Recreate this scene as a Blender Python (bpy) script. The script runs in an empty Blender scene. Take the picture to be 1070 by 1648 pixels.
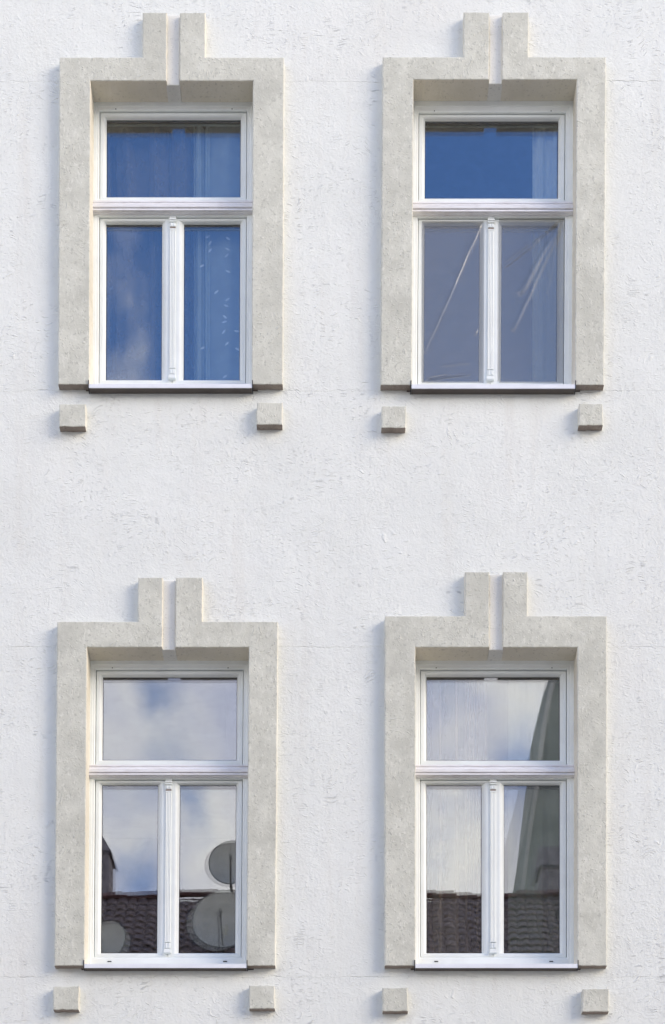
import bpy, math, random
from mathutils import Vector, noise
random.seed(7)
S = bpy.context.scene
COL = S.collection

# ---------------------------------------------------------------- camera, light, exposure
DIST, FPX, CX, HY, EYE = 12.0, 2880.0, 535.0, 2577.0, 1.6
cam_d = bpy.data.cameras.new('camera'); cam = bpy.data.objects.new('camera', cam_d); COL.objects.link(cam)
cam.location = (0, -DIST, EYE); cam.rotation_euler = (math.radians(90), 0, 0)
cam_d.sensor_fit = 'HORIZONTAL'; cam_d.sensor_width = 36
cam_d.lens = 36 * FPX / 1070
cam_d.shift_y = (HY - 824) / 1070
cam_d.clip_start = 0.05; cam_d.clip_end = 2000
S.camera = cam

SUN_AZ, SUN_EL = math.radians(64), math.radians(24)      # azimuth from the facade's normal towards +x
sun_vec = Vector((math.sin(SUN_AZ)*math.cos(SUN_EL), -math.cos(SUN_AZ)*math.cos(SUN_EL), math.sin(SUN_EL)))
sd = bpy.data.lights.new('sun', 'SUN'); sun = bpy.data.objects.new('sun', sd); COL.objects.link(sun)
sd.energy = 1.3; sd.angle = math.radians(30); sd.color = (1.0, 0.84, 0.64)
sun.rotation_euler = sun_vec.to_track_quat('Z', 'Y').to_euler(); sun.location = (20, -12, 25)

S.view_settings.view_transform = 'Standard'; S.view_settings.look = 'None'
S.view_settings.gamma = 1; S.view_settings.use_curve_mapping = False
S.view_settings.exposure = 1.04
S.render.engine = 'CYCLES'
S.cycles.use_denoising = True
S.cycles.transparent_max_bounces = 32
S.cycles.max_bounces = 10; S.cycles.glossy_bounces = 6; S.cycles.diffuse_bounces = 4
S.cycles.caustics_reflective = False; S.cycles.caustics_refractive = False


class NT:
    """small helper that writes node trees as expressions"""
    def __init__(s, tree): s.t = tree; s.t.nodes.clear()
    def n(s, kind, ins=None, out=0, **props):
        nd = s.t.nodes.new(kind)
        for k, v in props.items(): setattr(nd, k, v)
        for k, v in (ins or {}).items():
            sock = nd.inputs[k]
            if isinstance(v, bpy.types.NodeSocket): s.t.links.new(v, sock)
            else: sock.default_value = v
        return nd.outputs[out] if out is not None else nd
    def m(s, op, a, b=0.0, c=0.0, clamp=False):
        return s.n('ShaderNodeMath', {0: a, 1: b, 2: c}, operation=op, use_clamp=clamp)
    def v(s, op, a, b=(0, 0, 0), sc=None, out=0):
        d = {0: a, 1: b}
        if sc is not None: d['Scale'] = sc
        return s.n('ShaderNodeVectorMath', d, out, operation=op)
    def sstep(s, x, a, b, lo=0.0, hi=1.0):
        return s.n('ShaderNodeMapRange', {'Value': x, 'From Min': a, 'From Max': b, 'To Min': lo, 'To Max': hi}, interpolation_type='SMOOTHSTEP')
    def noise(s, vec, scale, detail=3, rough=.5, dist=0., out=0):
        return s.n('ShaderNodeTexNoise', {'Vector': vec, 'Scale': scale, 'Detail': detail, 'Roughness': rough, 'Distortion': dist}, out)
    def mix(s, f, a, b, blend='MIX'):
        nd = s.t.nodes.new('ShaderNodeMix'); nd.data_type = 'RGBA'; nd.blend_type = blend
        for i, v in ((0, f), (6, a), (7, b)):
            if isinstance(v, bpy.types.NodeSocket): s.t.links.new(v, nd.inputs[i])
            else: nd.inputs[i].default_value = (*v, 1) if isinstance(v, tuple) and len(v) == 3 else v
        return nd.outputs[2]
    def xyz(s, x, y, z): return s.n('ShaderNodeCombineXYZ', {0: x, 1: y, 2: z})


# ---------------------------------------------------------------- sky: Nishita with broken cloud, denser low down
W = bpy.data.worlds.new('World'); S.world = W; W.use_nodes = True
w = NT(W.node_tree)
sky = w.n('ShaderNodeTexSky', sky_type='NISHITA', sun_disc=False, sun_elevation=SUN_EL,
          sun_rotation=math.radians(180) - SUN_AZ, air_density=1.0, dust_density=0.4, ozone_density=3.0)
gen = w.n('ShaderNodeTexCoord', out=0)
sep = w.n('ShaderNodeSeparateXYZ', {0: gen}, None)
dx, dy, dz = sep.outputs
warp = w.noise(gen, 9, 3, out=1)
gw = w.v('ADD', gen, w.v('SCALE', w.v('SUBTRACT', warp, (.5, .5, .5)), sc=.07))
n1 = w.noise(gw, 7.0, 5, .55)
n2 = w.noise(gw, 22.0, 5, .55)
cov = w.m('ADD', w.m('MULTIPLY', w.m('SUBTRACT', n1, .5), 3.4), w.m('MULTIPLY', w.m('SUBTRACT', n2, .5), 3.0))
cov = w.m('ADD', cov, w.m('MULTIPLY', w.m('SUBTRACT', .53, dz), 7.0))
def sky_dir(px, py): return Vector((px - CX, -FPX, HY - py)).normalized()
for px, py, rad, amt in ((277, 1216, .024, -1.45), (318, 1290, .017, -.6), (205, 1410, .018, -.8), (255, 1125, .016, -1.0),
                         (700, 1150, .03, .5), (860, 1180, .014, -.4), (835, 1280, .02, -1.2), (225, 545, .030, .75), (200, 420, .012, .3), (160, 260, .014, .7), (300, 330, .075, .45), (330, 560, .03, -1.0), (640, 500, .12, -2.0),
                         (765, 1330, .014, -.6), (190, 1120, .03, 0.8), (340, 1200, .03, .5)):
    d = w.v('DISTANCE', gw, tuple(sky_dir(px, py)), out=1)
    cov = w.m('ADD', cov, w.sstep(d, 0, rad * 1.6, amt, 0))
cov = w.sstep(cov, -.75, .95)
tone = w.noise(gw, 13, 4, .5)
ccol = w.mix(w.sstep(tone, .33, .64), (.62, .64, .80), (1.03, .99, .95))
skys = w.n('ShaderNodeHueSaturation', {'Color': sky, 'Saturation': 1.17, 'Value': 1.25, 'Hue': .511})
b1 = w.n('ShaderNodeBackground', {'Color': skys, 'Strength': .15})
b2 = w.n('ShaderNodeBackground', {'Color': ccol, 'Strength': 1.28})
ms = w.n('ShaderNodeMixShader', {0: w.m('MULTIPLY', cov, .97), 1: b1, 2: b2})
w.n('ShaderNodeOutputWorld', {'Surface': ms}, None)

# ---------------------------------------------------------------- materials
def mat(name):
    m = bpy.data.materials.new(name); m.use_nodes = True
    return m, NT(m.node_tree)
def finish(t, **ins):
    p = t.n('ShaderNodeBsdfPrincipled', {k.replace('_', ' '): v for k, v in ins.items()})
    t.n('ShaderNodeOutputMaterial', {'Surface': p}, None)
def simple(name, col, rough=.6, var=.12, scale=6, bump=0., bscale=60, metal=0.):
    m, t = mat(name)
    o = t.n('ShaderNodeTexCoord', out=3)
    nz = t.noise(o, scale, 5, .6)
    c = t.mix(t.sstep(nz, .3, .7), tuple(x * (1 - var) for x in col), tuple(min(1, x * (1 + var)) for x in col))
    ins = dict(Base_Color=c, Roughness=rough, Metallic=metal)
    if bump:
        ins['Normal'] = t.n('ShaderNodeBump', {'Strength': 1, 'Distance': bump, 'Height': t.noise(o, bscale, 3)})
    finish(t, **ins)
    return m

def Xp(px, y): return (px - CX) * (DIST + y) / FPX
def Zp(py, y): return EYE + (HY - py) * (DIST + y) / FPX

def stucco_marks(t, o, sx, sz, lo, hi, seed):
    """short broken trowel ridges, mostly lying flat, gathered in patches"""
    p = t.v('ADD', o, (seed, seed * 1.7, seed * .6))
    w1 = t.v('SUBTRACT', t.noise(p, 3.2, 2, out=1), (.5, .5, .5))
    w2 = t.v('SUBTRACT', t.noise(p, 19, 2, out=1), (.5, .5, .5))
    q = t.v('ADD', p, t.v('ADD', t.v('SCALE', w1, sc=.30), t.v('SCALE', w2, sc=.030)))
    s = t.n('ShaderNodeSeparateXYZ', {0: q}, None)
    q2 = t.xyz(t.m('MULTIPLY', s.outputs[0], sx), t.m('MULTIPLY', s.outputs[2], sz), 0.0)
    vo = t.n('ShaderNodeTexVoronoi', {'Vector': q2, 'Scale': 1.0, 'Randomness': 1.0}, None, voronoi_dimensions='2D')
    line = t.sstep(vo.outputs['Distance'], .06, .34, 1, 0)
    cs = t.n('ShaderNodeSeparateColor', {0: vo.outputs['Color']}, None)
    brk = t.sstep(cs.outputs[0], .50, .95)
    pat = t.sstep(t.noise(p, 2.6, 4, .62), lo, hi)
    return t.m('MULTIPLY', line, t.m('MULTIPLY', brk, pat))

def make_wall_mat():
    m, t = mat('white_stucco')
    o = t.n('ShaderNodeTexCoord', out=3)
    s = t.n('ShaderNodeSeparateXYZ', {0: o}, None)
    a = stucco_marks(t, o, 14, 84, .43, .64, 0)
    b = stucco_marks(t, o, 23, 120, .38, .64, 11.3)
    c = stucco_marks(t, o, 34, 96, .26, .50, 23.1)
    fine = t.noise(o, 55, 4, .6)
    mid = t.noise(o, 16, 3, .5, .6)
    big = t.noise(o, 3.0, 3, .5)
    pits = t.sstep(t.n('ShaderNodeTexVoronoi', {'Vector': o, 'Scale': 21.0}), .0, .10, 1, 0)
    pits = t.m('MULTIPLY', pits, t.sstep(t.noise(o, 9, 2), .56, .68))
    h = t.m('MULTIPLY', a, .0036)
    h = t.m('ADD', h, t.m('MULTIPLY', b, .0025))
    h = t.m('ADD', h, t.m('MULTIPLY', c, .0015))
    h = t.m('ADD', h, t.m('MULTIPLY', t.m('MULTIPLY', fine, t.sstep(t.noise(o, 1.1, 3), .35, .65, .6, 1.0)), .0040))
    h = t.m('ADD', h, t.m('MULTIPLY', mid, .0030))
    h = t.m('ADD', h, t.m('MULTIPLY', big, .010))
    h = t.m('SUBTRACT', h, t.m('MULTIPLY', pits, .004))
    for py, amp in ((131, .003), (629, .0045), (1041, .002), (1572, .003)):      # day joints of the render
        z0 = Zp(py, 0)
        wz = t.m('ADD', s.outputs[2], t.m('MULTIPLY', t.m('SUBTRACT', t.noise(o, 4.5, 5, .7), .5), .07))
        d = t.m('ABSOLUTE', t.m('SUBTRACT', wz, z0))
        l = t.m('MULTIPLY', t.sstep(d, 0, .006, 1, 0), t.sstep(t.noise(o, 5 + amp * 100, 4, .6), .53, .64))
        h = t.m('SUBTRACT', h, t.m('MULTIPLY', l, amp))
        st = t.sstep(t.m('SUBTRACT', wz, z0), -.004, .004)
        h = t.m('ADD', h, t.m('MULTIPLY', st, .0012))
    nrm = t.n('ShaderNodeBump', {'Strength': 1.0, 'Distance': 1.0, 'Height': h})
    col = t.mix(t.sstep(t.noise(o, 1.3, 5, .6), .3, .7), (.745, .765, .715), (.785, .805, .755))
    col = t.mix(t.m('MULTIPLY', t.sstep(t.noise(o, 30, 4, .7), .62, .80), .35), col, (.60, .58, .56))
    col = t.mix(t.m('MULTIPLY', t.m('MAXIMUM', t.m('MULTIPLY', t.m('MAXIMUM', a, b), .25), pits), .25), col, (.55, .53, .51))
    run = t.xyz(t.m('MULTIPLY', s.outputs[0], 7), 0.0, t.m('MULTIPLY', s.outputs[2], .55))
    col = t.mix(t.m('MULTIPLY', t.sstep(t.noise(run, 1, 5, .62), .50, .72), .30), col, (.66, .645, .58))
    col = t.mix(t.m('MULTIPLY', t.sstep(t.noise(o, .7, 4, .6), .50, .70), .22), col, (.72, .70, .64))
    crack = t.sstep(t.m('ABSOLUTE', t.m('SUBTRACT', t.noise(o, 1.9, 7, .62), .5)), 0, .0018, 1, 0)
    crack = t.m('MULTIPLY', crack, t.sstep(t.noise(o, 2.3, 3), .56, .62))
    col = t.mix(t.m('MULTIPLY', crack, .45), col, (.42, .40, .36))
    finish(t, Base_Color=col, Roughness=.92, Normal=nrm)
    return m

def make_trim_mat(name, c1, c2, fleck, depth=1.0):
    m, t = mat(name)
    o = t.n('ShaderNodeTexCoord', out=3)
    g = t.n('ShaderNodeNewGeometry', out=0)
    s = t.n('ShaderNodeSeparateXYZ', {0: g}, None)
    st = t.xyz(t.m('MULTIPLY', s.outputs[0], 60), t.m('MULTIPLY', s.outputs[1], 60), t.m('MULTIPLY', s.outputs[2], 26))
    a = stucco_marks(t, g, 52, 40, .36, .60, 4.1)
    b = stucco_marks(t, g, 34, 66, .38, .62, 9.4)
    fine = t.noise(g, 75, 4, .65)
    sm = t.noise(st, 1, 4, .6)
    col = t.mix(t.sstep(t.noise(g, 7, 5, .65), .32, .68), c1, c2)
    col = t.mix(t.m('MULTIPLY', t.sstep(sm, .55, .67), .55), col, fleck)
    col = t.mix(t.m('MULTIPLY', t.sstep(t.noise(g, 48, 3, .6), .58, .68), .55), col, tuple(x * .66 for x in c1))
    col = t.mix(t.m('MULTIPLY', t.sstep(t.noise(g, 2.2, 3, .6), .45, .70), .5), col, tuple(x * .84 for x in c1))
    h = t.m('ADD', t.m('MULTIPLY', a, .0026 * depth), t.m('MULTIPLY', b, .0022 * depth))
    h = t.m('ADD', h, t.m('MULTIPLY', fine, .0016 * depth))
    h = t.m('ADD', h, t.m('MULTIPLY', t.noise(g, 14, 3), .004 * depth))
    nrm = t.n('ShaderNodeBump', {'Strength': 1, 'Distance': 1, 'Height': h})
    finish(t, Base_Color=col, Roughness=.93, Normal=nrm)
    return m

def make_paint():
    m, t = mat('white_window_paint')
    o = t.n('ShaderNodeNewGeometry', out=0)
    c = t.mix(t.sstep(t.noise(o, 5, 5, .6), .35, .7), (.83, .87, .84), (.775, .81, .785))
    c = t.mix(t.m('MULTIPLY', t.sstep(t.noise(o, 90, 3, .6), .66, .78), .3), c, (.45, .42, .38))
    finish(t, Base_Color=c, Roughness=.38, Normal=t.n('ShaderNodeBump', {'Strength': 1, 'Distance': 1, 'Height': t.m('MULTIPLY', t.noise(o, 40, 3), .0004)}))
    return m
def make_dirty_paint():
    m, t = mat('weathered_white_paint')
    o = t.n('ShaderNodeNewGeometry', out=0)
    s = t.n('ShaderNodeSeparateXYZ', {0: o}, None)
    st = t.xyz(t.m('MULTIPLY', s.outputs[0], 9), s.outputs[1], t.m('MULTIPLY', s.outputs[2], 60))
    c = t.mix(t.sstep(t.noise(st, 1, 4, .6), .44, .72), (.79, .79, .80), (.68, .66, .66))
    finish(t, Base_Color=c, Roughness=.5)
    return m
def make_glass():
    m, t = mat('coated_glass')
    f = t.n('ShaderNodeLayerWeight', {'Blend': .5}, 1)
    fac = t.m('ADD', .086, t.m('MULTIPLY', t.m('POWER', f, 5), .9))
    tr = t.n('ShaderNodeBsdfTransparent', {'Color': (.955, .968, .962, 1)})
    gl = t.n('ShaderNodeBsdfGlossy', {'Color': (.98, .98, 1, 1), 'Roughness': .0})
    mx = t.n('ShaderNodeMixShader', {0: fac, 1: tr, 2: gl})
    t.n('ShaderNodeOutputMaterial', {'Surface': mx}, None)
    return m
def make_sheer(name, col, cover, scale=400):
    m, t = mat(name)
    o = t.n('ShaderNodeNewGeometry', out=0)
    tr = t.n('ShaderNodeBsdfTransparent', {'Color': (1, 1, 1, 1)})
    df = t.n('ShaderNodeBsdfDiffuse', {'Color': (*col, 1)})
    tl = t.n('ShaderNodeBsdfTranslucent', {'Color': (*col, 1)})
    cl = t.n('ShaderNodeMixShader', {0: .35, 1: df, 2: tl})
    f = t.m('ADD', cover, t.m('MULTIPLY', t.m('SUBTRACT', t.noise(o, 9, 4, .6), .5), .25), clamp=True)
    lw = t.n('ShaderNodeLayerWeight', {'Blend': .5}, 1)
    f = t.m('ADD', f, t.m('MULTIPLY', t.m('POWER', lw, 3), .6), clamp=True)      # folds seen edge-on look denser
    mx = t.n('ShaderNodeMixShader', {0: f, 1: tr, 2: cl})
    t.n('ShaderNodeOutputMaterial', {'Surface': mx}, None)
    return m
def make_film():
    m, t = mat('plastic_sheeting')
    tr = t.n('ShaderNodeBsdfTransparent', {'Color': (.97, .97, .97, 1)})
    gl = t.n('ShaderNodeBsdfGlossy', {'Color': (1, 1, 1, 1), 'Roughness': .22})
    df = t.n('ShaderNodeBsdfDiffuse', {'Color': (.33, .325, .285, 1)})
    c = t.n('ShaderNodeMixShader', {0: .16, 1: df, 2: gl})
    lw = t.n('ShaderNodeLayerWeight', {'Blend': .5}, 1)
    fac = t.m('ADD', .34, t.m('MULTIPLY', t.m('POWER', lw, 1.9), 1.0), clamp=True)
    mx = t.n('ShaderNodeMixShader', {0: fac, 1: tr, 2: c})
    t.n('ShaderNodeOutputMaterial', {'Surface': mx}, None)
    return m

M = dict(
    wall=make_wall_mat(),
    trim=make_trim_mat('beige_render', (.555, .555, .475), (.65, .65, .56), (.75, .745, .66)),
    reveal=make_trim_mat('cream_render', (.72, .68, .56), (.76, .72, .61), (.78, .75, .66), .5),
    edge=make_trim_mat('pale_arris_render', (.66, .64, .55), (.72, .70, .62), (.77, .76, .70), .8),
    dark_brown=make_trim_mat('mottled_dark_brown', (.26, .215, .18), (.31, .265, .225), (.38, .34, .30), .8),  # darker brown for downward faces of surrounds and blocks, and the capital's groove
    strip=make_trim_mat('white_render', (.75, .75, .70), (.79, .79, .73), (.80, .80, .74), .6),
    paint=make_paint(), dirty=make_dirty_paint(), glass=make_glass(),
    cap=simple('dark_grey_plastic', (.035, .035, .04), .5),
    under=simple('dark_brown_sheet', (.10, .085, .075), .5),  # dark brown colour for the underside of the white sill
    gap=simple('black_rubber_seal', (.015, .015, .017), .6),
    sill=simple('white_coated_metal', (.78, .80, .83), .35, .04),
    pale_cloth=make_sheer('pale_cloth', (.86, .88, .84), .92), tulle=make_sheer('white_tulle', (.80, .86, .86), .62), sheer=make_sheer('thin_net', (.60, .58, .56), .16),
    green_net=make_sheer('greenish_net', (.46, .49, .38), .60),
    dark_net=make_sheer('grey_net', (.50, .41, .33), .42),
    drape=simple('ivory_drape', (.5, .47, .42), .9, .1, 20), leafw=simple('white_embroidery', (.8, .82, .84), .8),
    film=make_film(),
    room=simple('dim_room_paint', (.22, .21, .20), .9), floor=simple('room_floor', (.12, .09, .06), .6),
    tile=simple('dark_clay_tile', (.26, .20, .17), .5, .6, 4.1, .003, 50), ridge=simple('red_brown_ridge', (.17, .075, .06), .8, .3, 5),
    dish=simple('grey_dish_enamel', (.62, .60, .52), .45, .08, 4), arm=simple('dark_steel', (.17, .17, .16), .45, .1, 9),
    label=simple('yellow_white_sticker', (.85, .80, .55), .5), chim=simple('sooty_brick', (.27, .24, .25), .9, .3, 8, .004, 40),
    slate=simple('grey_green_slate', (.30, .315, .27), .7, .22, 1.2, .004, 20), house=simple('cream_house_render', (.62, .57, .49), .9, .08, 2),
    asphalt=simple('pale_street_setts', (.37, .335, .285), .9, .2, 3, .003, 60), pave=simple('granite_paving', (.46, .42, .36), .85, .15, 4, .002, 40),
    kerb=simple('kerb_granite', (.33, .32, .31), .8), ground=simple('town_ground', (.12, .12, .11), .95, .2, .2),
)

# ---------------------------------------------------------------- object helpers
def link(name, verts, faces, mats, parent=None, smooth=False, fm=None):
    me = bpy.data.meshes.new(name); me.from_pydata(verts, [], faces)
    for m in (mats if isinstance(mats, (list, tuple)) else [mats]): me.materials.append(M[m])
    if fm: me.polygons.foreach_set('material_index', fm)
    if smooth: me.polygons.foreach_set('use_smooth', [True] * len(me.polygons))
    me.update()
    o = bpy.data.objects.new(name, me); COL.objects.link(o)
    if parent:
        o.parent = parent
        o.matrix_parent_inverse = parent.matrix_world.inverted() if parent.type != 'EMPTY' else __import__('mathutils').Matrix.Translation(-parent.location)
    return o
def tag(o, label=None, cat=None, group=None, kind=None):
    for k, v in (('label', label), ('category', cat), ('group', group), ('kind', kind)):
        if v: o[k] = v
    return o
def empty(name, loc=(0, 0, 0)):
    o = bpy.data.objects.new(name, None); COL.objects.link(o); o.location = loc; o.empty_display_size = .1
    return o

class MB:
    def __init__(s): s.v = []; s.f = []; s.m = []
    def add(s, vs, fs, mi=0):
        b = len(s.v); s.v += [tuple(p) for p in vs]; s.f += [tuple(b + i for i in f) for f in fs]; s.m += [mi] * len(fs)
    def box(s, x0, x1, y0, y1, z0, z1, bev=0., mi=0):
        if not bev:
            vs = [(x, y, z) for z in (z0, z1) for y in (y0, y1) for x in (x0, x1)]
            s.add(vs, [(0, 2, 3, 1), (4, 5, 7, 6), (0, 1, 5, 4), (2, 6, 7, 3), (0, 4, 6, 2), (1, 3, 7, 5)], mi); return
        b = bev      # front (y0) edges chamfered
        r = [(x0, z0), (x1, z0), (x1, z1), (x0, z1)]; ri = [(x0+b, z0+b), (x1-b, z0+b), (x1-b, z1-b), (x0+b, z1-b)]
        vs = [(x, y1, z) for x, z in r] + [(x, y0+b, z) for x, z in r] + [(x, y0, z) for x, z in ri]
        fs = [(0, 3, 2, 1), (8, 9, 10, 11)]
        for k in range(4):
            j = (k+1) % 4
            fs += [(k, j, 4+j, 4+k), (4+k, 4+j, 8+j, 8+k)]
        s.add(vs, fs, mi)
    def ring(s, outer, inner, prof, mi=0, close=False):
        """mitred frame: outer/inner = x0,x1,z0,z1; prof = (t, y)"""
        base = len(s.v)
        for t, y in prof:
            x0, x1, z0, z1 = [a + (b - a) * t for a, b in zip(outer, inner)]
            s.v += [(x0, y, z0), (x1, y, z0), (x1, y, z1), (x0, y, z1)]
        for i in range(len(prof) - 1):
            for k in range(4):
                j = (k+1) % 4
                s.f.append((base+4*i+k, base+4*i+j, base+4*i+4+j, base+4*i+4+k)); s.m.append(mi)
    def extrude_x(s, prof, x0, x1, mi=0):
        n = len(prof)
        vs = [(x0, y, z) for y, z in prof] + [(x1, y, z) for y, z in prof]
        s.add(vs, [tuple(range(n)), tuple(range(2*n-1, n-1, -1))] + [(i, n+i, n+(i+1) % n, (i+1) % n) for i in range(n)], mi)
    def tube(s, p, q, r, n=8, mi=0):
        p, q = Vector(p), Vector(q); d = (q-p).normalized(); u = d.orthogonal().normalized(); v = d.cross(u)
        vs = [c + (u*math.cos(a)+v*math.sin(a))*r for c in (p, q) for a in [2*math.pi*k/n for k in range(n)]]
        s.add(vs, [(k, (k+1) % n, n+(k+1) % n, n+k) for k in range(n)] + [tuple(range(n-1, -1, -1)), tuple(range(n, 2*n))], mi)
    def build(s, name, mats, parent=None, smooth=False): return link(name, s.v, s.f, mats, parent, smooth, s.m)

def slab(name, pts, yf, yb, mats, parent, skew=None, jit=.0017, inner=None, seed=0):
    """plaster body: outline pts (metres, x/z), hand-worked wavy edge, softened arris.
       mats = front, lower faces, side/reveal faces"""
    # resample
    n = len(pts); out = []; kinds = []
    area = sum(pts[i][0]*pts[(i+1) % n][1] - pts[(i+1) % n][0]*pts[i][1] for i in range(n))
    if area < 0: pts = pts[::-1]                                   # counter-clockwise seen from the front (x right, z up)
    for i in range(n):
        a, b = Vector(pts[i]), Vector(pts[(i+1) % n]); L = (b-a).length
        k = max(1, int(L/.016)); e = (b-a).normalized(); nn = Vector((e.y, -e.x))
        kind = 1 if nn.y < -.7 else (2 if abs(nn.x) > .7 else 3)
        if inner and kind == 1 and inner((a+b)/2): kind = 4          # lintel soffit
        for j in range(k): out.append((a + (b-a)*j/k, e, j == 0)); kinds.append(kind)
    N = len(out); P = []; Nm = []
    for i, (p, e, corner) in enumerate(out):
        pe = out[i-1][1]
        nn = Vector((e.y, -e.x)); pn = Vector((pe.y, -pe.x))
        m = (nn + pn).normalized(); m = m / max(.5, m.dot(nn))
        q = noise.noise(Vector((p.x*22, p.y*22, seed))) * jit + noise.noise(Vector((p.x*70, p.y*70, seed+9))) * jit * .9
        P.append(p + m*q); Nm.append(m)
    rings = [(0, yb), (0, yf+.007), (.0012, yf+.003), (.0035, yf+.0008), (.008, yf)]
    verts = []
    for ins, y in rings:
        for i in range(N):
            rr = 1 + .8*noise.noise(Vector((P[i].x*30, P[i].y*30, seed+4)))
            q = P[i] - Nm[i]*ins*rr
            verts.append((q.x, y, q.y))
    faces = []; fm = []
    for r in range(len(rings)-1):
        for i in range(N):
            j = (i+1) % N
            faces.append((r*N+i, r*N+j, (r+1)*N+j, (r+1)*N+i))
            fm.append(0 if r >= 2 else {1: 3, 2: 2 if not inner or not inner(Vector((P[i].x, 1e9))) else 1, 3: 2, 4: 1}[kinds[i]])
    faces.append(tuple((len(rings)-1)*N+i for i in range(N))); fm.append(0)
    return link(name, verts, faces, mats, parent, False, fm)

# ---------------------------------------------------------------- measures of the four windows
YT, YF, YS, YG = -.056, .115, .133, .158      # trim front, frame face, sash face, glass
WIN = {
 'A': dict(o=(145.5, 407), out=(95.5, 457), top=92, lin=130, bars=((229, 268), (289, 330)), bt=20, gb=137, jb=618.5, sill=(618, 624), sh=-2,
           tg=(194, 316), sash=178, mo=(320, 341), ls=349, lg=(362, 610), gx=(172, 262, 297, 387.5)),
 'B': dict(o=(665.5, 928), out=(615.5, 975), top=91.5, lin=128, bars=((745.5, 787), (808, 850)), bt=19.5, gb=136.5, jb=619.5, sill=(618.5, 625), sh=-3,
           tg=(196, 318), sash=181, mo=(322, 343), ls=350.5, lg=(363.5, 612), gx=(684, 773.5, 808, 898.5)),
 'C': dict(o=(140, 400.5), out=(91.5, 447), top=1000, lin=1041.5, bars=((221.5, 261), (282, 325)), bt=929, gb=1046, jb=1554, sill=(1551, 1557.5), sh=-4,
           tg=(1090.5, 1221.5), sash=1077, mo=(1229, 1249), ls=1254, lg=(1264, 1532.5), gx=(166, 256.5, 291, 382)),
 'D': dict(o=(668.5, 929), out=(619, 976.5), top=991, lin=1041.5, bars=((748, 787.5), (809.5, 849)), bt=920, gb=1044.5, jb=1554, sill=(1551, 1557.5), sh=0,
           tg=(1090, 1222), sash=1077, mo=(1229, 1249), ls=1254, lg=(1264, 1532.5), gx=(686, 775, 810.5, 900.5)),
}
WHERE = {'A': 'upper window with the leaf-embroidered curtain', 'B': 'upper window with plastic sheeting',
         'C': 'lower window reflecting satellite dishes', 'D': 'lower window reflecting the steep grey roof'}

def skewer(D):
    z0, z1 = Zp(D['lin'], 0), Zp(D['sill'][1], 0); s = D['sh'] / 241.
    return lambda x, z: x + s * (z0 - z) / (z0 - z1)

# ---------------------------------------------------------------- the facade wall with four openings
def wall():
    holes = []
    for D in WIN.values():
        k = skewer(D); dx = D['sh']/241.
        x0 = Xp(D['o'][0], YT) + min(0, dx) - .03; x1 = Xp(D['o'][1], YT) + max(0, dx) + .03
        holes.append((x0, x1, Zp(D['sill'][1], -.03) - .004, Zp(D['lin'], YT) + .03))
    xs = sorted({-9., 9., *[h[i] for h in holes for i in (0, 1)]}); zs = sorted({0., 16., *[h[i] for h in holes for i in (2, 3)]})
    def dense(a, st=.6):
        r = []
        for p, q in zip(a, a[1:]):
            n = max(1, int((q-p)/st)); r += [p+(q-p)*i/n for i in range(n)]
        return r + [a[-1]]
    xs, zs = dense(xs), dense(zs)
    mb = MB(); ya, yb = 0., .33
    def hole(i, j):
        if not (0 <= i < len(xs)-1 and 0 <= j < len(zs)-1): return True
        cx, cz = (xs[i]+xs[i+1])/2, (zs[j]+zs[j+1])/2
        return any(h[0] < cx < h[1] and h[2] < cz < h[3] for h in holes)
    idx = {}
    def V(i, j, s):
        if (i, j, s) not in idx:
            idx[i, j, s] = len(mb.v); mb.v.append((xs[i], (ya, yb)[s], zs[j]))
        return idx[i, j, s]
    for i in range(len(xs)-1):
        for j in range(len(zs)-1):
            if hole(i, j): continue
            mb.f.append((V(i, j, 0), V(i+1, j, 0), V(i+1, j+1, 0), V(i, j+1, 0)))
            mb.f.append((V(i, j, 1), V(i, j+1, 1), V(i+1, j+1, 1), V(i+1, j, 1)))
            for di, dj, a, b in ((-1, 0, (0, 1), (0, 0)), (1, 0, (1, 0), (1, 1)), (0, -1, (0, 0), (1, 0)), (0, 1, (1, 1), (0, 1))):
                if hole(i+di, j+dj):
                    mb.f.append((V(i+a[0], j+a[1], 0), V(i+a[0], j+a[1], 1), V(i+b[0], j+b[1], 1), V(i+b[0], j+b[1], 0)))
    mb.m = [0]*len(mb.f)
    o = mb.build('facade_wall', 'wall')
    tag(o, 'white trowelled stucco house wall around the four windows', 'wall', kind='structure')
wall()

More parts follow.
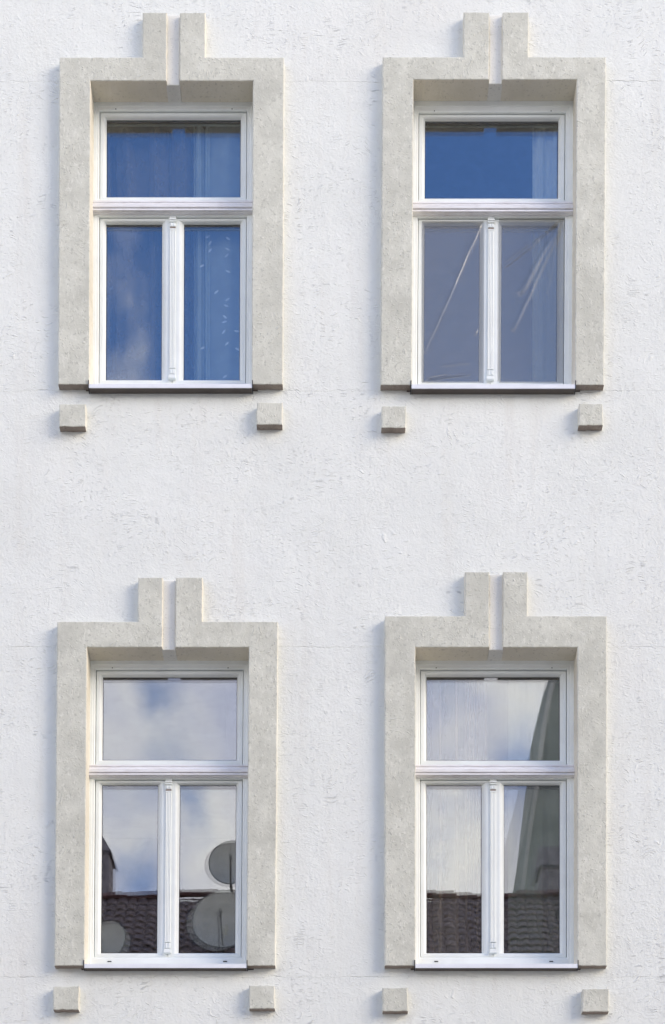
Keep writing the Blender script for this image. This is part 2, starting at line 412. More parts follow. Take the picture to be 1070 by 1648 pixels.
# ---------------------------------------------------------------- surrounds and blocks
def surround(key):
    D = WIN[key]; k = skewer(D)
    def pt(px, py):
        x, z = Xp(px, YT), Zp(py, YT); return (k(x, z), z)
    (a0, a1), (b0, b1) = D['bars']; o0, o1 = D['out']; i0, i1 = D['o']
    root = empty('window_surround', (Xp((i0+i1)/2, 0), 0, Zp(D['jb'], 0)))
    tag(root, 'beige rendered surround with split keystone around the ' + WHERE[key], 'window surround', 'beige surrounds around the windows')
    L = [(o0, D['jb']), (i0, D['jb']), (i0, D['lin']), (a1, D['lin']), (a1, D['bt']), (a0, D['bt']), (a0, D['top']), (o0, D['top'])]
    R = [(i1, D['jb']), (o1, D['jb']), (o1, D['top']), (b1, D['top']), (b1, D['bt']), (b0, D['bt']), (b0, D['lin']), (i1, D['lin'])]
    zl = Zp(D['lin'], YT); xi0, xi1 = k(Xp(i0, YT), Zp(D['jb'], YT)) - .02, Xp(i1, YT) + .02
    for n_, pts in enumerate((L, R)):
        slab('moulding', [pt(*p) for p in pts], YT, .150, ['trim', 'reveal', 'edge', 'dark_brown'], root, inner=lambda m: (xi0 < m.x < xi1) if m.y > 1e8 else abs(m.y - zl) < .02, seed=ord(key)+n_*3)
    gp = [(a1-.35, None), (b0+.35, None), (b0+.35, D['bt']+4), (a1-.35, D['bt']+4)]
    zq = lambda py: zl-.0012 if py is None else Zp(py, y)
    y = -.022
    slab('keystone_strip', [(k(Xp(px, y), zq(py)), zq(py)) for px, py in gp], y, .148, ['strip', 'strip', 'strip', 'strip'], root, jit=.0006, seed=ord(key)+7)
for key in 'ABCD': surround(key)

blocks = [(95.5, 137.5, 650, 686, 'under the left jamb, ' + WHERE['A']), (413.4, 454.8, 647.5, 683, 'under the right jamb, ' + WHERE['A']),
          (613.5, 653, 653, 688.5, 'under the left jamb, ' + WHERE['B']), (931.4, 970.3, 649, 684.3, 'under the right jamb, ' + WHERE['B']),
          (85.5, 126.7, 1587, 1624.5, 'under the left jamb, ' + WHERE['C']), (401, 441.8, 1586, 1623, 'under the right jamb, ' + WHERE['C']),
          (615.5, 656, 1589.5, 1627, 'under the left jamb, ' + WHERE['D']), (937.5, 979.6, 1591, 1628, 'under the right jamb, ' + WHERE['D'])]
for n_, (a, b, c, d, lab) in enumerate(blocks):
    cx, cz = Xp((a+b)/2, YT), Zp((c+d)/2, YT)
    pts = [(Xp(a, YT), Zp(d, YT)), (Xp(b, YT), Zp(d, YT)), (Xp(b, YT), Zp(c, YT)), (Xp(a, YT), Zp(c, YT))]
    pts = [(x + random.uniform(-.002, .002), z + random.uniform(-.0015, .0015)) for x, z in pts]
    o = slab('plaster_block', pts, YT, .02, ['trim', 'edge', 'edge', 'dark_brown'], None, jit=.0030, seed=n_*5+1)
    tag(o, 'beige block ' + lab, 'wall block', 'square plaster blocks below the windows')

# ---------------------------------------------------------------- windows
def pane_mesh(x0, x1, z0, z1, y, th, bow, tx, tz, wav, seed, nx=16, nz=20):
    """4 mm glass, bowed a fraction of a millimetre by the sealed cavity, very slightly wavy"""
    def off(u, v):
        w_ = (1-(2*u-1)**2)*(1-(2*v-1)**2)
        return -bow*w_ + tx*(u-.5)*(x1-x0) + tz*(v-.5)*(z1-z0) + wav*noise.noise(Vector((u*(x1-x0)*14, v*(z1-z0)*14, seed)))
    vs = []; fs = []
    for s in (0, 1):
        for j in range(nz+1):
            for i in range(nx+1):
                u, v = i/nx, j/nz
                vs.append((x0+(x1-x0)*u, y+off(u, v)+s*th, z0+(z1-z0)*v))
    B = (nx+1)*(nz+1)
    for j in range(nz):
        for i in range(nx):
            a = j*(nx+1)+i
            fs.append((a, a+1, a+nx+2, a+nx+1)); fs.append((B+a, B+a+nx+1, B+a+nx+2, B+a+1))
    return vs, fs

def sash(name, root, outer, inner, bows, k, seed, skew_mesh):
    x0, x1, z0, z1 = outer
    mb = MB()
    mb.ring(outer, inner, [(0, YG+.06), (0, YS+.003), (.04, YS+.0008), (.10, YS), (.55, YS), (.62, YS+.0012), (.66, YS+.004), (.70, YS+.0045),
                           (.80, YS+.009), (.95, YG-.004), (1, YG-.002), (1, YG+.05)])
    s = skew_mesh(mb, name, 'paint', root)
    # black glazing seal
    q = MB(); e = .0022
    ii = (inner[0]+e, inner[1]-e, inner[2]+e, inner[3]-e)
    q.ring(inner, ii, [(-.2, YG-.0012), (1, YG-.0012), (1, YG)])
    skew_mesh(q, 'seal', 'gap', s)
    sp = MB()
    o_ = (inner[0]-.002, inner[1]+.002, inner[2]-.002, inner[3]+.002); i_ = (inner[0]+.004, inner[1]-.004, inner[2]+.006, inner[3]-.013)
    sp.ring(o_, i_, [(0, YG+.0165), (0, YG+.006), (1, YG+.006), (1, YG+.0165), (0, YG+.0165)])
    skew_mesh(sp, 'spacer_bar', 'gap', s)
    for n_, (y, bow, tx, tz, wav) in enumerate(bows):
        vs, fs = pane_mesh(inner[0]-.004, inner[1]+.004, inner[2]-.004, inner[3]+.004, y, .004, bow, tx, tz, wav, seed+n_*5)
        b = MB(); b.add(vs, fs)
        skew_mesh(b, 'pane', 'glass', s, True)
    return s

def window(key):
    D = WIN[key]; k = skewer(D)
    def sk(mb, name, m, parent, smooth=False):
        mb.v = [(k(x, z), y, z) for x, y, z in mb.v]
        return mb.build(name, m, parent, smooth)
    zs_top, zs_bot = Zp(D['sill'][0], -.06), Zp(D['sill'][1], -.06)
    root = empty('casement_window', (Xp((D['o'][0]+D['o'][1])/2, YF), YF, zs_top))
    tag(root, {'A': 'white three-pane window with a leaf-embroidered curtain behind deep blue glass, upper storey',
               'B': 'white three-pane window whose two lower panes are covered by creased plastic sheeting',
               'C': 'white three-pane window whose lower panes reflect satellite dishes and roof tiles',
               'D': 'white three-pane window reflecting a steep grey roof edge and green-dark tiles'}[key],
        'window', 'white timber-look windows of the facade', 'thing')
    W0, W1 = Xp(D['o'][0], YT)-.004, Xp(D['o'][1], YT)+.004
    zt = Zp(D['lin'], YT)+.004
    zb = zs_top - .012
    zmt, zmb = Zp(D['mo'][0], .09), Zp(D['mo'][1], .09)
    zmid = (zmt+zmb)/2
    g = D['gx']
    gl, gr = Xp(g[0], YG), Xp(g[3], YG)
    gcl, gcr = Xp(g[1], YG), Xp(g[2], YG)
    sw = 10.8/240.           # sash stile width
    SX0, SX1 = gl-sw, gr+sw
    s_top = Zp(D['sash'], YF+.004); s_tb = Zp(D['mo'][0], YS)-.01
    ls_top = Zp(D['ls'], YF+.008)
    lg_t, lg_b = Zp(D['lg'][0], YG), Zp(D['lg'][1], YS+.006)
    ls_bot = lg_b - 9.5/240.
    # outer frame: upper and lower rings
    mb = MB()
    pf = [(0, .20), (0, YF), (.10, YF), (.50, YF), (.54, YF+.0025), (.60, YF+.003), (.90, YF+.003), (.97, YF+.005), (1, YF+.008), (1, .20)]
    mb.ring((W0, W1, zmid, zt), (SX0, SX1, s_tb, s_top), pf)
    mb.ring((W0, W1, zb, zmid-.0005), (SX0, SX1, ls_bot, ls_top), pf)
    fr = sk(mb, 'frame', 'paint', root)
    cm = (gcl+gcr)/2                      # centre of the meeting stiles
    # sashes
    e = .0038
    rnd = random.Random(ord(key))
    cfg = {'A': ((.00016, .0009), (.0001, .0004), (.0001, -.0004)), 'B': ((.00014, 0), (.0001, .0), (.0001, 0)),
           'C': ((.00030, .0004), (.00016, -.0022), (.00018, .0019)), 'D': ((.00038, .0014), (.00012, -.0012), (.00034, .0024))}[key]
    def bows(i):
        b, t = cfg[i]
        return [(YG, b, 0, .0002, .000010), (YG+.018, -b*.5, t, .0009, .000010)]
    sash('transom_sash', root, (SX0+e, SX1-e, s_tb+e, s_top-e), (gl, gr, Zp(D['tg'][1], YS+.004), Zp(D['tg'][0], YG)), bows(0), k, 1, sk)
    sash('casement_sash', root, (SX0+e, cm-.001, ls_bot+e, ls_top-e), (gl, gcl, lg_b, lg_t), bows(1), k, 21, sk)
    sash('casement_sash', root, (cm+.001, SX1-e, ls_bot+e, ls_top-e), (gcr, gr, lg_b, lg_t), bows(2), k, 41, sk)
    # moulded transom bar
    H = zmt-zmb
    def zz(f): return zmt - H*f
    prof = [(.14, zz(0)), (.104, zz(0)), (.101, zz(.04)), (.101, zz(.14)), (.106, zz(.17)), (.103, zz(.28)), (.096, zz(.38)), (.088, zz(.42)),
            (.081, zz(.44)), (.079, zz(.48)), (.079, zz(.70)), (.082, zz(.73)), (.094, zz(.745)), (.094, zz(.79)), (.084, zz(.80)), (.083, zz(.92)), (.086, zz(.94)), (.099, zz(.955)), (.101, zz(1)), (.14, zz(1))]
    tb = MB(); tb.extrude_x(prof, W0+.0045, W1-.0045); sk(tb, 'transom_bar', 'dirty', root)
    # reeded pilaster on the meeting stiles
    pw = 5.9/240.
    zp1, zp0 = ls_top - .001, lg_b - .012
    pl = MB(); prof = [(cm-pw*.80, YS+.006)]
    n = 4; a0, a1 = cm-pw*.80, cm+pw*.80
    pts = [(a0, YS-.006)]
    for i in range(n):
        u0 = a0 + (a1-a0)*i/n; du = (a1-a0)/n
        pts += [(u0+du*.12, YS-.010), (u0+du*.5, YS-.0118), (u0+du*.88, YS-.010), (u0+du, YS-.0060)]
    m_ = len(pts)
    zc0, zc1 = zp0+.075, zp1-.085
    vs = [(x, y, z) for z in (zc0, zc1) for x, y in [(a0, YS+.004)] + pts + [(a1, YS+.004)]]
    q = m_+2
    pl.add(vs, [(i, i+1, q+i+1, q+i) for i in range(q-1)])
    pil = sk(pl, 'pilaster', 'paint', root)
    cp = MB()      # capital: stepped head
    h = .086; z1 = zp1+.004
    for f0, f1, wx, pr in ((0, .16, .86, .013), (.16, .20, .72, .004), (.20, .32, 1.0, .020), (.32, .36, .86, .010), (.36, .46, .96, .017), (.46, .52, .80, .006),
                           (.52, .82, .84, .013), (.82, .95, .70, .004), (.95, 1.06, .86, .0125)):
        cp.box(cm-pw*wx, cm+pw*wx, YS-pr, YS+.004, z1-h*f1, z1-h*f0, .0012)
    for sx in (-1, 1): cp.box(cm+sx*pw*.36-.003, cm+sx*pw*.36+.003, YS-.0165, YS-.012, z1-h*.80, z1-h*.52, .001)
    co = sk(cp, 'capital', 'paint', pil)
    dk = MB(); dk.box(cm-pw*.74, cm+pw*.74, YS-.0120, YS+.004, z1-h*.95, z1-h*.83); sk(dk, 'groove', 'dark_brown', co)  # dark brown strip filling the groove at the foot of the capital
    bs = MB()
    for f0, f1, wx, pr in ((-.02, .06, .84, .0125), (.06, .14, .70, .004), (.14, .58, .84, .013), (.58, .64, .78, .006), (.64, .78, .95, .017), (.78, 1.0, .98, .024)):
        bs.box(cm-pw*wx, cm+pw*wx, YS-pr, YS+.004, zp0+.08*(1-f1), zp0+.08*(1-f0), .0012)
    for sx in (-1, 1): bs.box(cm+sx*pw*.36-.003, cm+sx*pw*.36+.003, YS-.0165, YS-.012, zp0+.08*.45, zp0+.08*.84, .001)

    po = sk(bs, 'plinth', 'paint', pil)
    # drain slots
    if key in 'CD':
        for px in ({'C': (176, 362), 'D': (702, 887)}[key]):
            d = MB(); x = Xp(px, YF)+ (4/241. if key == 'C' else 0); z = Zp(1547, YF)
            d.box(x-.013, x+.013, YF-.0008, YF+.002, z-.0032, z+.0032, .0007)
            sk(d, 'drain_slot', 'gap', fr)
    # little screw caps in the frame head
    for px in (.14, .86):
        d = MB(); x = W0+(W1-W0)*px; z = (s_top+Zp(D['lin'], YT))/2-.045
        d.box(x-.003, x+.003, YF-.001, YF+.003, s_top+.006, s_top+.011, .0008)
        sk(d, 'screw_cap', 'cap', fr)
    # sill
    s = MB(); yl = -.060; t_ = .003
    xa, xb = Xp(D['o'][0], YT)-.001, Xp(D['o'][1], YT)+.001
    zback = zs_top + .018
    s.extrude_x([(yl, zs_top), (yl, zs_bot), (yl+.003, zs_bot-.0008), (yl+.006, zs_bot), (yl+.006, zs_top-.004), (YF+.003, zback-.004), (YF+.003, zback)], xa, xb, 0)
    si = sk(s, 'sill', 'sill', root)
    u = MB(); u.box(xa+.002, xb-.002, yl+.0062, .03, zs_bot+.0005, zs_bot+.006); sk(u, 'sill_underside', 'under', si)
    for x0, x1 in ((xa-.0065, xa-.0005), (xb+.0005, xb+.0065)):
        c_ = MB(); c_.box(x0, x1, yl-.002, .10, zs_bot-.001, zs_top+.026, .001); sk(c_, 'end_cap', 'cap', si)
    D['geo'] = (gl, gcl, gcr, gr, lg_b, lg_t, Zp(D['tg'][1], YS), Zp(D['tg'][0], YG), cm)
for key in 'ABCD': window(key)

# ---------------------------------------------------------------- rooms behind the glass
def room(key):
    D = WIN[key]; x0 = -2.2 if key in 'AC' else .02; x1 = -.02 if key in 'AC' else 2.2
    z0 = Zp(D['sill'][1], 0)-.75; z1 = Zp(D['lin'], YT)+.45; y0, y1 = .335, 4.0
    mb = MB()
    vs = [(x, y, z) for z in (z0, z1) for y in (y0, y1) for x in (x0, x1)]
    mb.add(vs, [(4, 5, 7, 6), (2, 6, 7, 3), (0, 4, 6, 2), (1, 3, 7, 5)], 0); mb.add([vs[i] for i in (0, 1, 3, 2)], [(0, 1, 2, 3)], 1)
    tag(mb.build('room_walls', ['room', 'floor']), kind='structure')
for key in 'ABCD': room(key)

# ---------------------------------------------------------------- curtains
def curtain(name, x0, x1, z0, z1, y, amp, folds, m, label, seed, sweep=0., parent=None, nx=90, cat='curtain'):
    """hanging cloth with irregular folds; sweep pulls the hem sideways"""
    vs = []; fs = []; nz = 14
    r = random.Random(seed); ph = [r.uniform(0, 6.28) for _ in range(4)]; fr = [folds*r.uniform(.8, 1.2), folds*2.3*r.uniform(.8, 1.2), folds*.45]
    for j in range(nz+1):
        v = j/nz
        for i in range(nx+1):
            u = i/nx; uu = u+.025*math.sin(u*9+ph[3])+.006*math.sin(v*5+u*6)
            d = amp*(math.sin(uu*fr[0]*6.283+ph[0])+.35*math.sin(uu*fr[1]*6.283+ph[1])+.4*math.sin(uu*fr[2]*6.283+ph[2]))*(.85+.15*v)
            d += amp*.5*noise.noise(Vector((u*4, v*2, seed)))
            vs.append((x0+(x1-x0)*u+sweep*(1-v)**1.4*(1-u), y+d, z0+(z1-z0)*v))
    for j in range(nz):
        for i in range(nx):
            a = j*(nx+1)+i; fs.append((a, a+1, a+nx+2, a+nx+1))
    o = link(name, vs, fs, m, parent, True)
    if label: tag(o, label, cat)
    return o
gA, gB, gC, gD = [WIN[k]['geo'] for k in 'ABCD']
# window A: tulle with leaves on the right, brownish net curtain on the left
cA = curtain('tulle_curtain', gA[2]+.155, gA[3]+.10, gA[4]-.25, gA[7]+.05, .265, .012, 1.3, 'tulle', 'white tulle curtain with leaf embroidery on the right side of the upper window', 3)
curtain('gathered_edge', gA[2]+.055, gA[2]+.165, gA[4]-.25, gA[7]+.05, .262, .024, 2.4, 'tulle', None, 31, parent=cA, nx=60)
curtain('net_curtain', gA[0]-.1, gA[2]+.06, gA[4]-.25, gA[7]+.05, .30, .026, 3.2, 'dark_net', 'greyish net curtain hanging on the left side of the upper window beside the tulle', 5)
for px, py, a in ((334, 381, .5), (338, 391, 1), (338, 403, .9), (367, 384, -.6), (366, 401, -.5), (365, 411, .8), (367, 437, -.4), (366, 482, .6), (364, 492, -.3),
                  (362, 510, -.7), (361, 518, .3), (360, 534, .9), (365, 553, .8), (381, 533, -.2), (382, 562, -.5), (362, 606, .6), (325, 428, .5), (348, 470, .7), (326, 560, .5)):
    y = .222; x, z = Xp(px, y), Zp(py, y); L = .020; wd = .0062
    c, s_ = math.cos(a), math.sin(a)
    shp = [(-L, 0), (-L*.4, wd), (L*.3, wd), (L, 0), (L*.3, -wd), (-L*.4, -wd)]
    vs = [(x+u*c-v*s_, y+dy_, z+u*s_+v*c) for dy_ in (0, .001) for u, v in shp]
    link('leaf_motif', vs, [tuple(range(6)), tuple(range(11, 5, -1))]+[(i, 6+i, 6+(i+1) % 6, (i+1) % 6) for i in range(6)], 'leafw', cA)
# window B: pale curtain at the right
curtain('side_curtain', gB[3]-.165, gB[3]+.06, gB[4]-.25, gB[7]+.05, .25, .014, 2.6, 'pale_cloth', 'pale curtain gathered at the right edge behind the plastic sheeting', 8)
# window C: thin net with a slanted edge at right
curtain('net_curtain', gC[3]-.09, gC[3]+.10, gC[4]-.25, gC[7]+.05, .27, .012, 2.4, 'sheer', 'thin net curtain at the right edge of the window with dish reflections', 11, sweep=.10)
# window D: nets in both casements
curtain('net_curtain', gD[0]-.08, gD[1]+.05, gD[4]-.25, gD[7]+.05, .26, .02, 5.5, 'dark_net', 'folded net curtain in the left half of the window reflecting a grey roof', 13)
curtain('net_curtain', gD[2]+.04, gD[3]+.10, gD[4]-.25, gD[7]+.05, .27, .012, 2.2, 'green_net', 'flat net curtain in the right half of the window reflecting a grey roof', 17)

# ---------------------------------------------------------------- plastic sheeting on window B
def sheeting(px0, px1, py0, py1, creases, label, seed):
    y = YS-.0025 if px0 < 700 else YS-.003
    nx, nz = 90, 190; vs = []; fs = []
    for j in range(nz+1):
        py = py1+(py0-py1)*j/nz
        for i in range(nx+1):
            px = px0+(px1-px0)*i/nx
            wob = 1.2*noise.noise(Vector((px*.05, py*.03, seed))); X_, Y_ = px+wob, py+wob
            d = .0008*noise.noise(Vector((px*.02, py*.012, seed+3)))
            for (ax, ay, bx, by, wd, am) in creases:
                L2 = (bx-ax)**2+(by-ay)**2; tt = ((X_-ax)*(bx-ax)+(Y_-ay)*(by-ay))/L2
                tc = min(1, max(0, tt)); qx, qy = ax+(bx-ax)*tc, ay+(by-ay)*tc
                dd = math.hypot(X_-qx, Y_-qy)
                d += am*math.exp(-(dd/wd)**2)*(.62+.38*math.sin(math.pi*min(1, tc*.9+.1)))
            edge = min(1, (i+.0)/4, (nx-i)/4, j/4, (nz-j)/4)
            vs.append((Xp(px, y), y-d*edge*2.1, Zp(py, y)))
    for j in range(nz):
        for i in range(nx):
            a = j*(nx+1)+i; fs.append((a, a+1, a+nx+2, a+nx+1))
    o = link('plastic_sheet', vs, fs, 'film', None, True); tag(o, label, 'plastic sheet')
sheeting(679, 778, 356, 616, [(778, 352, 684, 566, 1.5, .0023), (771, 366, 730, 455, 5, .0016), (690, 609, 755, 602, 1.8, .0022), (712, 588, 754, 584, 1.5, .0014), (764, 538, 768, 530, 1.3, .003),
                              (686, 612, 720, 604, 2.2, .0022)],
         'taut plastic sheeting with one long diagonal crease over the left lower pane', 1)
sheeting(803, 907, 351, 616, [(899, 359, 862, 389, 1.4, .0046), (896, 361, 884, 372, 1.1, .0036), (866, 388, 815, 428, 1.8, .0030), (852, 392, 815, 420, 1.3, .0022), (900, 364, 838, 470, 4.5, .0052), (898, 376, 826, 530, 2.6, .0030),
                              (902, 352, 880, 470, 2.0, .0014), (905, 360, 906, 440, 1.5, .0016)],
         'bunched plastic sheeting with creases fanning from the top right corner over the right lower pane', 2)

# ---------------------------------------------------------------- street and the houses across it, seen in the glass
g = MB(); g.box(-150, 150, -160, 60, -.5, -.02); tag(g.build('ground', 'ground'), kind='structure')
g = MB(); g.box(-150, 150, -14.8, -2.4, -.019, .0); tag(g.build('road', 'asphalt'), kind='structure')
for a, b in ((-2.25, -.001), (-16.999, -14.95)):
    g = MB(); g.box(-150, 150, a, b, -.018, .12); tag(g.build('pavement', 'pave'), kind='structure')
for a, b in ((-2.4, -2.25), (-14.95, -14.8)):
    g = MB(); g.box(-150, 150, a, b, -.017, .125); tag(g.build('kerb', 'kerb'), kind='structure')

YR, ZR = -22.5, 15.37         # ridge
EAVE_Y, EAVE_Z = -17.0+.45, ZR-(22.5-16.55)
def opposite_house():
    root = empty('tiled_house', (0, -22.5, 0))
    tag(root, 'old dark-tiled house across the street, mirrored in the lower panes', 'house')
    mb = MB(); x0, x1 = -14, 14; ya, yb = -17.0, -28.0
    prof = [(ya, 0), (ya, ZR-5.5-.12), (YR, ZR-.15), (yb, ZR-5.5-.12), (yb, 0)]
    mb.extrude_x(prof, x0, x1); mb.build('wall', 'house', root)
    # windows on its street side
    for fl in range(3):
        for i in range(-4, 5):
            cx = i*3.0; z = 1.1+fl*3.1
            f = MB(); f.ring((cx-.6, cx+.6, z, z+1.7), (cx-.52, cx+.52, z+.08, z+1.62), [(0, -17.0), (0, -16.94), (1, -16.94), (1, -16.99)])
            f.box(cx-.03, cx+.03, -16.99, -16.95, z+.08, z+1.62)
            fo = f.build('window', 'paint', root)
            p = MB(); p.box(cx-.52, cx+.52, -16.998, -16.985, z+.08, z+1.62); p.build('pane', 'gap', fo)
    r = MB(); th = .05
    r.extrude_x([(EAVE_Y, EAVE_Z-.10), (YR, ZR-.10), (YR, ZR-.14), (EAVE_Y, EAVE_Z-.14)], x0-.2, x1+.2)
    r.extrude_x([(YR, ZR-.10), (yb-.45, ZR-6.05), (yb-.45, ZR-6.09), (YR, ZR-.14)], x0-.2, x1+.2)
    roof = r.build('roof', 'tile', root)
    # one pan tile: arched, thick lower edge
    tw, tl, ex = .225, .36, .26
    s2 = math.sqrt(.5); nseg = 4; base = []
    prof = [(-.5, .0), (-.28, .030), (0, .042), (.28, .030), (.5, .004)]
    for v in (0, 1):                        # v=0 upper end, 1 lower end
        for dz_ in (0, -.022):
            for u, h in prof: base.append((u*tw*1.02, v*tl, h*(.8+.5*v)+.045*v+dz_))
    n = 5
    fs = [(i, i+1, 2*n+i+1, 2*n+i) for i in range(4)] + [(2*n+i, 2*n+i+1, 3*n+i+1, 3*n+i) for i in range(4)] + [(2*n, 3*n, n, 0), (n-1, 2*n-1, 4*n-1, 3*n-1)]
    # local frame: y down the slope towards the street, z off the roof
    def place(v, u0, s0, jr, lift):
        c, s_ = math.cos(jr), math.sin(jr)
        x = u0+v[0]*c-v[1]*s_; q = s0+v[0]*s_+v[1]*c; h = v[2]+lift
        return (x, YR+q*s2+h*s2, ZR-.10-q*s2+h*s2)
    me = None; singles = 0; rest = MB()
    rows = int(8.4/ex); colsn = int(28.2/tw)
    rr = random.Random(5); spots = []
    for row in range(rows):
        for c_ in range(colsn):
            x = -14.1+tw*(c_+.5); s0 = .05+row*ex
            spots.append((row, c_, x, s0, rr.gauss(0, .028), abs(rr.gauss(0, .009))))
    def seen(s): return s[0] < 13 and (-4.65 < s[2] < -1.75 or 1.7 < s[2] < 4.4)
    from mathutils import Matrix
    tm = bpy.data.meshes.new('roof_tile'); tm.from_pydata(base, [], fs); tm.materials.append(M['tile']); tm.update()
    for sp in spots:
        row, c_, x, s0, jr, lift = sp
        if seen(sp) and singles < 300 and row < 12:
            singles += 1
            o = bpy.data.objects.new('roof_tile', tm); COL.objects.link(o); o.parent = roof
            o.matrix_parent_inverse = Matrix.Identity(4)
            p0 = Vector(place((0, 0, 0), x, s0, 0, lift)); ax = Vector(place((1, 0, 0), x, s0, jr, lift))-p0; ay = Vector(place((0, 1, 0), x, s0, jr, lift))-p0; az = ax.cross(ay)
            o.matrix_basis = Matrix(((ax.x, ay.x, az.x, p0.x), (ax.y, ay.y, az.y, p0.y), (ax.z, ay.z, az.z, p0.z), (0, 0, 0, 1)))
        else:
            rest.add([place(v, x, s0, jr, lift) for v in base], fs)
    t_ = rest.build('tile_field', 'tile', roof); t_.matrix_parent_inverse = Matrix.Identity(4)
    t_['kind'] = 'stuff'
    # ridge caps
    for i in range(74):
        x = -14+i*.38; r_ = .11+rr.uniform(-.006, .006); zz = ZR-.05+rr.uniform(-.02, .02)+.035*math.sin(x*1.7)
        vs = []
        for xx, q in ((x, r_), (x+.40, r_*1.12)):
            for a in range(7):
                an = math.pi*a/6; vs.append((xx, YR+q*math.cos(an), zz+q*math.sin(an)*.9))
        for xx, q in ((x, r_*.8), (x+.40, r_*.92)):
            for a in range(7):
                an = math.pi*a/6; vs.append((xx, YR+q*math.cos(an), zz+q*math.sin(an)*.9))
        f_ = [(a, a+1, 8+a, 7+a) for a in range(6)]+[(7+a, 8+a, 22+a, 21+a) for a in range(6)]
        link('ridge_tile', vs, f_, 'ridge', root)
    # chimneys
    def chimney(x0, x1, y0, y1, zt_, slant):
        zb_ = ZR-2
        c_ = MB(); c_.box(x0, x1, y0, y1, zb_, zt_-.42); ch = c_.build('chimney', 'chim', root)
        k_ = MB(); k_.add([(x0-.06, y0-.06, zt_-.40), (x1+.06, y0-.06, zt_-.40), (x1+.06, y1+.06, zt_-.40), (x0-.06, y1+.06, zt_-.40),
                          (x0-.06+slant*.2, y0, zt_), (x1+.04-slant, y0, zt_), (x1+.04-slant, y1, zt_), (x0-.06+slant*.2, y1, zt_)],
                         [(3, 2, 1, 0), (4, 5, 6, 7), (0, 1, 5, 4), (1, 2, 6, 5), (2, 3, 7, 6), (3, 0, 4, 7)])
        k_.build('chimney_cap', 'chim', ch)
    chimney(-5.3, -4.50, -24.0, -23.2, 16.9, .22)
    chimney(4.16, 4.9, -23.6, -22.8, 16.45, .05)
    # gutter
    gt = MB(); gt.tube((x0-.2, EAVE_Y+.05, EAVE_Z-.2), (x1+.2, EAVE_Y+.05, EAVE_Z-.2), .075, 10); gt.build('gutter', 'arm', root)
opposite_house()

def tall_house():
    root = empty('mansard_house', (10, -37, 0))
    tag(root, 'tall house with a steep grey-green slate roof, mirrored in the lower right window', 'house')
    mb = MB(); mb.box(4.0, 18, -44, -32, 0, 15.5); mb.build('wall', 'house', root)
    b = [(4.0, -31.9), (18.1, -31.9), (18.1, -44.1), (4.0, -44.1)]; t_ = [(6.1, -33.6), (16.4, -33.6), (16.4, -42.4), (6.1, -42.4)]
    r = MB(); r.add([(x, y, 15.5) for x, y in b]+[(x, y, 27.6) for x, y in t_], [(0, 1, 5, 4), (1, 2, 6, 5), (2, 3, 7, 6), (3, 0, 4, 7), (4, 5, 6, 7), (3, 2, 1, 0)])
    rf = r.build('roof', 'slate', root)
    # edge flashing, courses of slate
    for (p, q) in ((0, 4), (1, 5)):
        f = MB(); A = Vector(r.v[p]); B = Vector(r.v[q]); f.tube(A, B, .07, 6); f.build('hip_flashing', 'dish', rf)
tall_house()

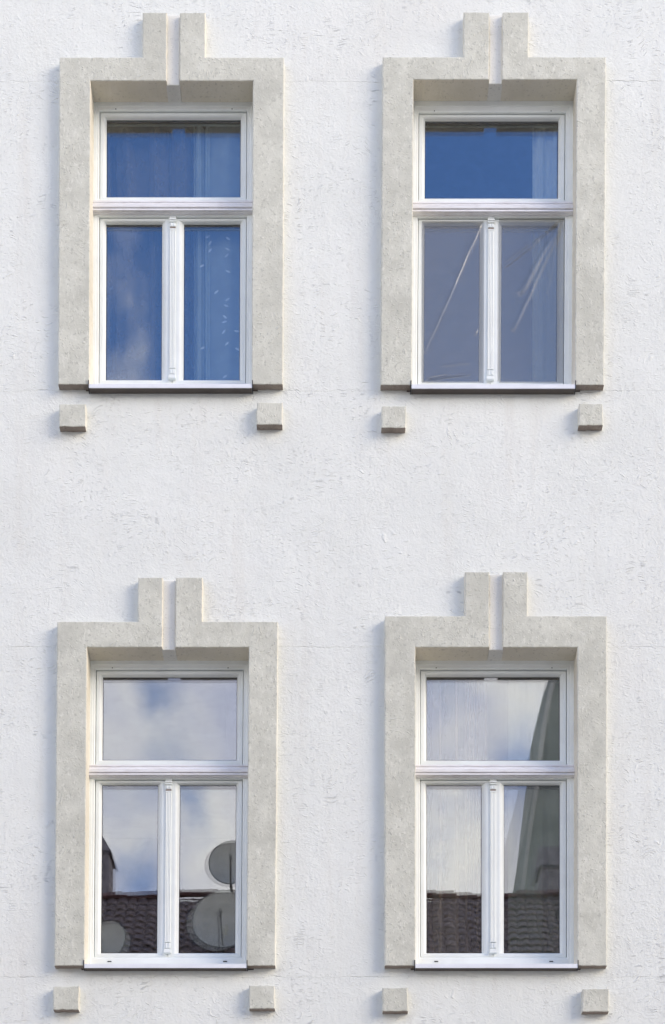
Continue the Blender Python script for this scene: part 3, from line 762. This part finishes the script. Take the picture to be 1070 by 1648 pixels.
def dish(x, y, z, rad, yaw, pitch, label, pole_to):
    root = empty('satellite_dish', (x, y, z))
    tag(root, label, 'satellite dish', 'satellite dishes on the tiled roof')
    vs = []; fs = []; NR, NA = 7, 40; dep = rad*.30
    from mathutils import Matrix
    R_ = Matrix.Rotation(yaw, 3, 'Z') @ Matrix.Rotation(pitch, 3, 'X')     # faces +y, tipped up
    T = lambda v: tuple(Vector((x, y, z)) + R_ @ Vector(v))
    for side in (0, -.012):
        for i in range(NR+1):
            q = i/NR
            for a in range(NA):
                an = 2*math.pi*a/NA
                vs.append(T((math.cos(an)*rad*q*.95, dep*q*q-dep+side, math.sin(an)*rad*q)))
    B = (NR+1)*NA
    for i in range(NR):
        for a in range(NA):
            b = (a+1) % NA
            fs.append((i*NA+a, (i+1)*NA+a, (i+1)*NA+b, i*NA+b)); fs.append((B+i*NA+a, B+i*NA+b, B+(i+1)*NA+b, B+(i+1)*NA+a))
    link('reflector', vs, fs, 'dish', root, True)
    rim = MB()
    for a in range(NA):
        a0, a1 = 2*math.pi*a/NA, 2*math.pi*(a+1)/NA
        rim.tube(T((math.cos(a0)*rad*.955, 0, math.sin(a0)*rad)), T((math.cos(a1)*rad*.955, 0, math.sin(a1)*rad)), .012, 6)
    rim.build('rim', 'arm', root, True)
    ar = MB(); tip = (rad*.12, rad*.95, -rad*.50)
    ar.tube(T((0, -dep, -rad*.96)), T(tip), .018, 8)
    ar.build('feed_arm', 'arm', root)
    ln = MB(); ln.tube(T((tip[0], tip[1]+.04, tip[2])), T((tip[0], tip[1]-.10, tip[2]+.05)), .032, 12); ln.build('receiver_head', 'arm', root)
    po = MB(); po.tube(T((0, -dep-.12, 0)), (x, pole_to[0], pole_to[1]), .025, 10); po.tube(T((0, -dep-.01, 0)), T((0, -dep-.14, 0)), .05, 10)
    po.build('mast', 'arm', root)
    return root, T
d1, T1 = dish(-2.00, -20.5, 14.12, .63, .10, .30, 'largest grey satellite dish, lower of the two stacked at the right of the mirrored roof', (-20.9, 13.7))
s_ = MB()
c0 = Vector(T1((.10, .02, -.30)))
for a, b, c, d in ((-.03, -.012, -.09, .09), (-.03, .03, .06, .09), (-.03, .03, -.02, .01), (.012, .03, -.02, .09), (-.03, .02, -.09, -.06)):
    s_.box(c0.x+a, c0.x+b, c0.y+.05, c0.y+.055, c0.z+c, c0.z+d)
s_.build('dish_sticker', 'label', d1)
dish(-1.84, -20.9, 15.33, .47, .05, .28, 'smaller grey satellite dish above the largest one on the same mast', (-21.0, 13.9))
dish(-4.20, -20.3, 13.62, .47, .25, .30, 'satellite dish cut by the lower left corner of the mirrored roof', (-20.7, 13.3))
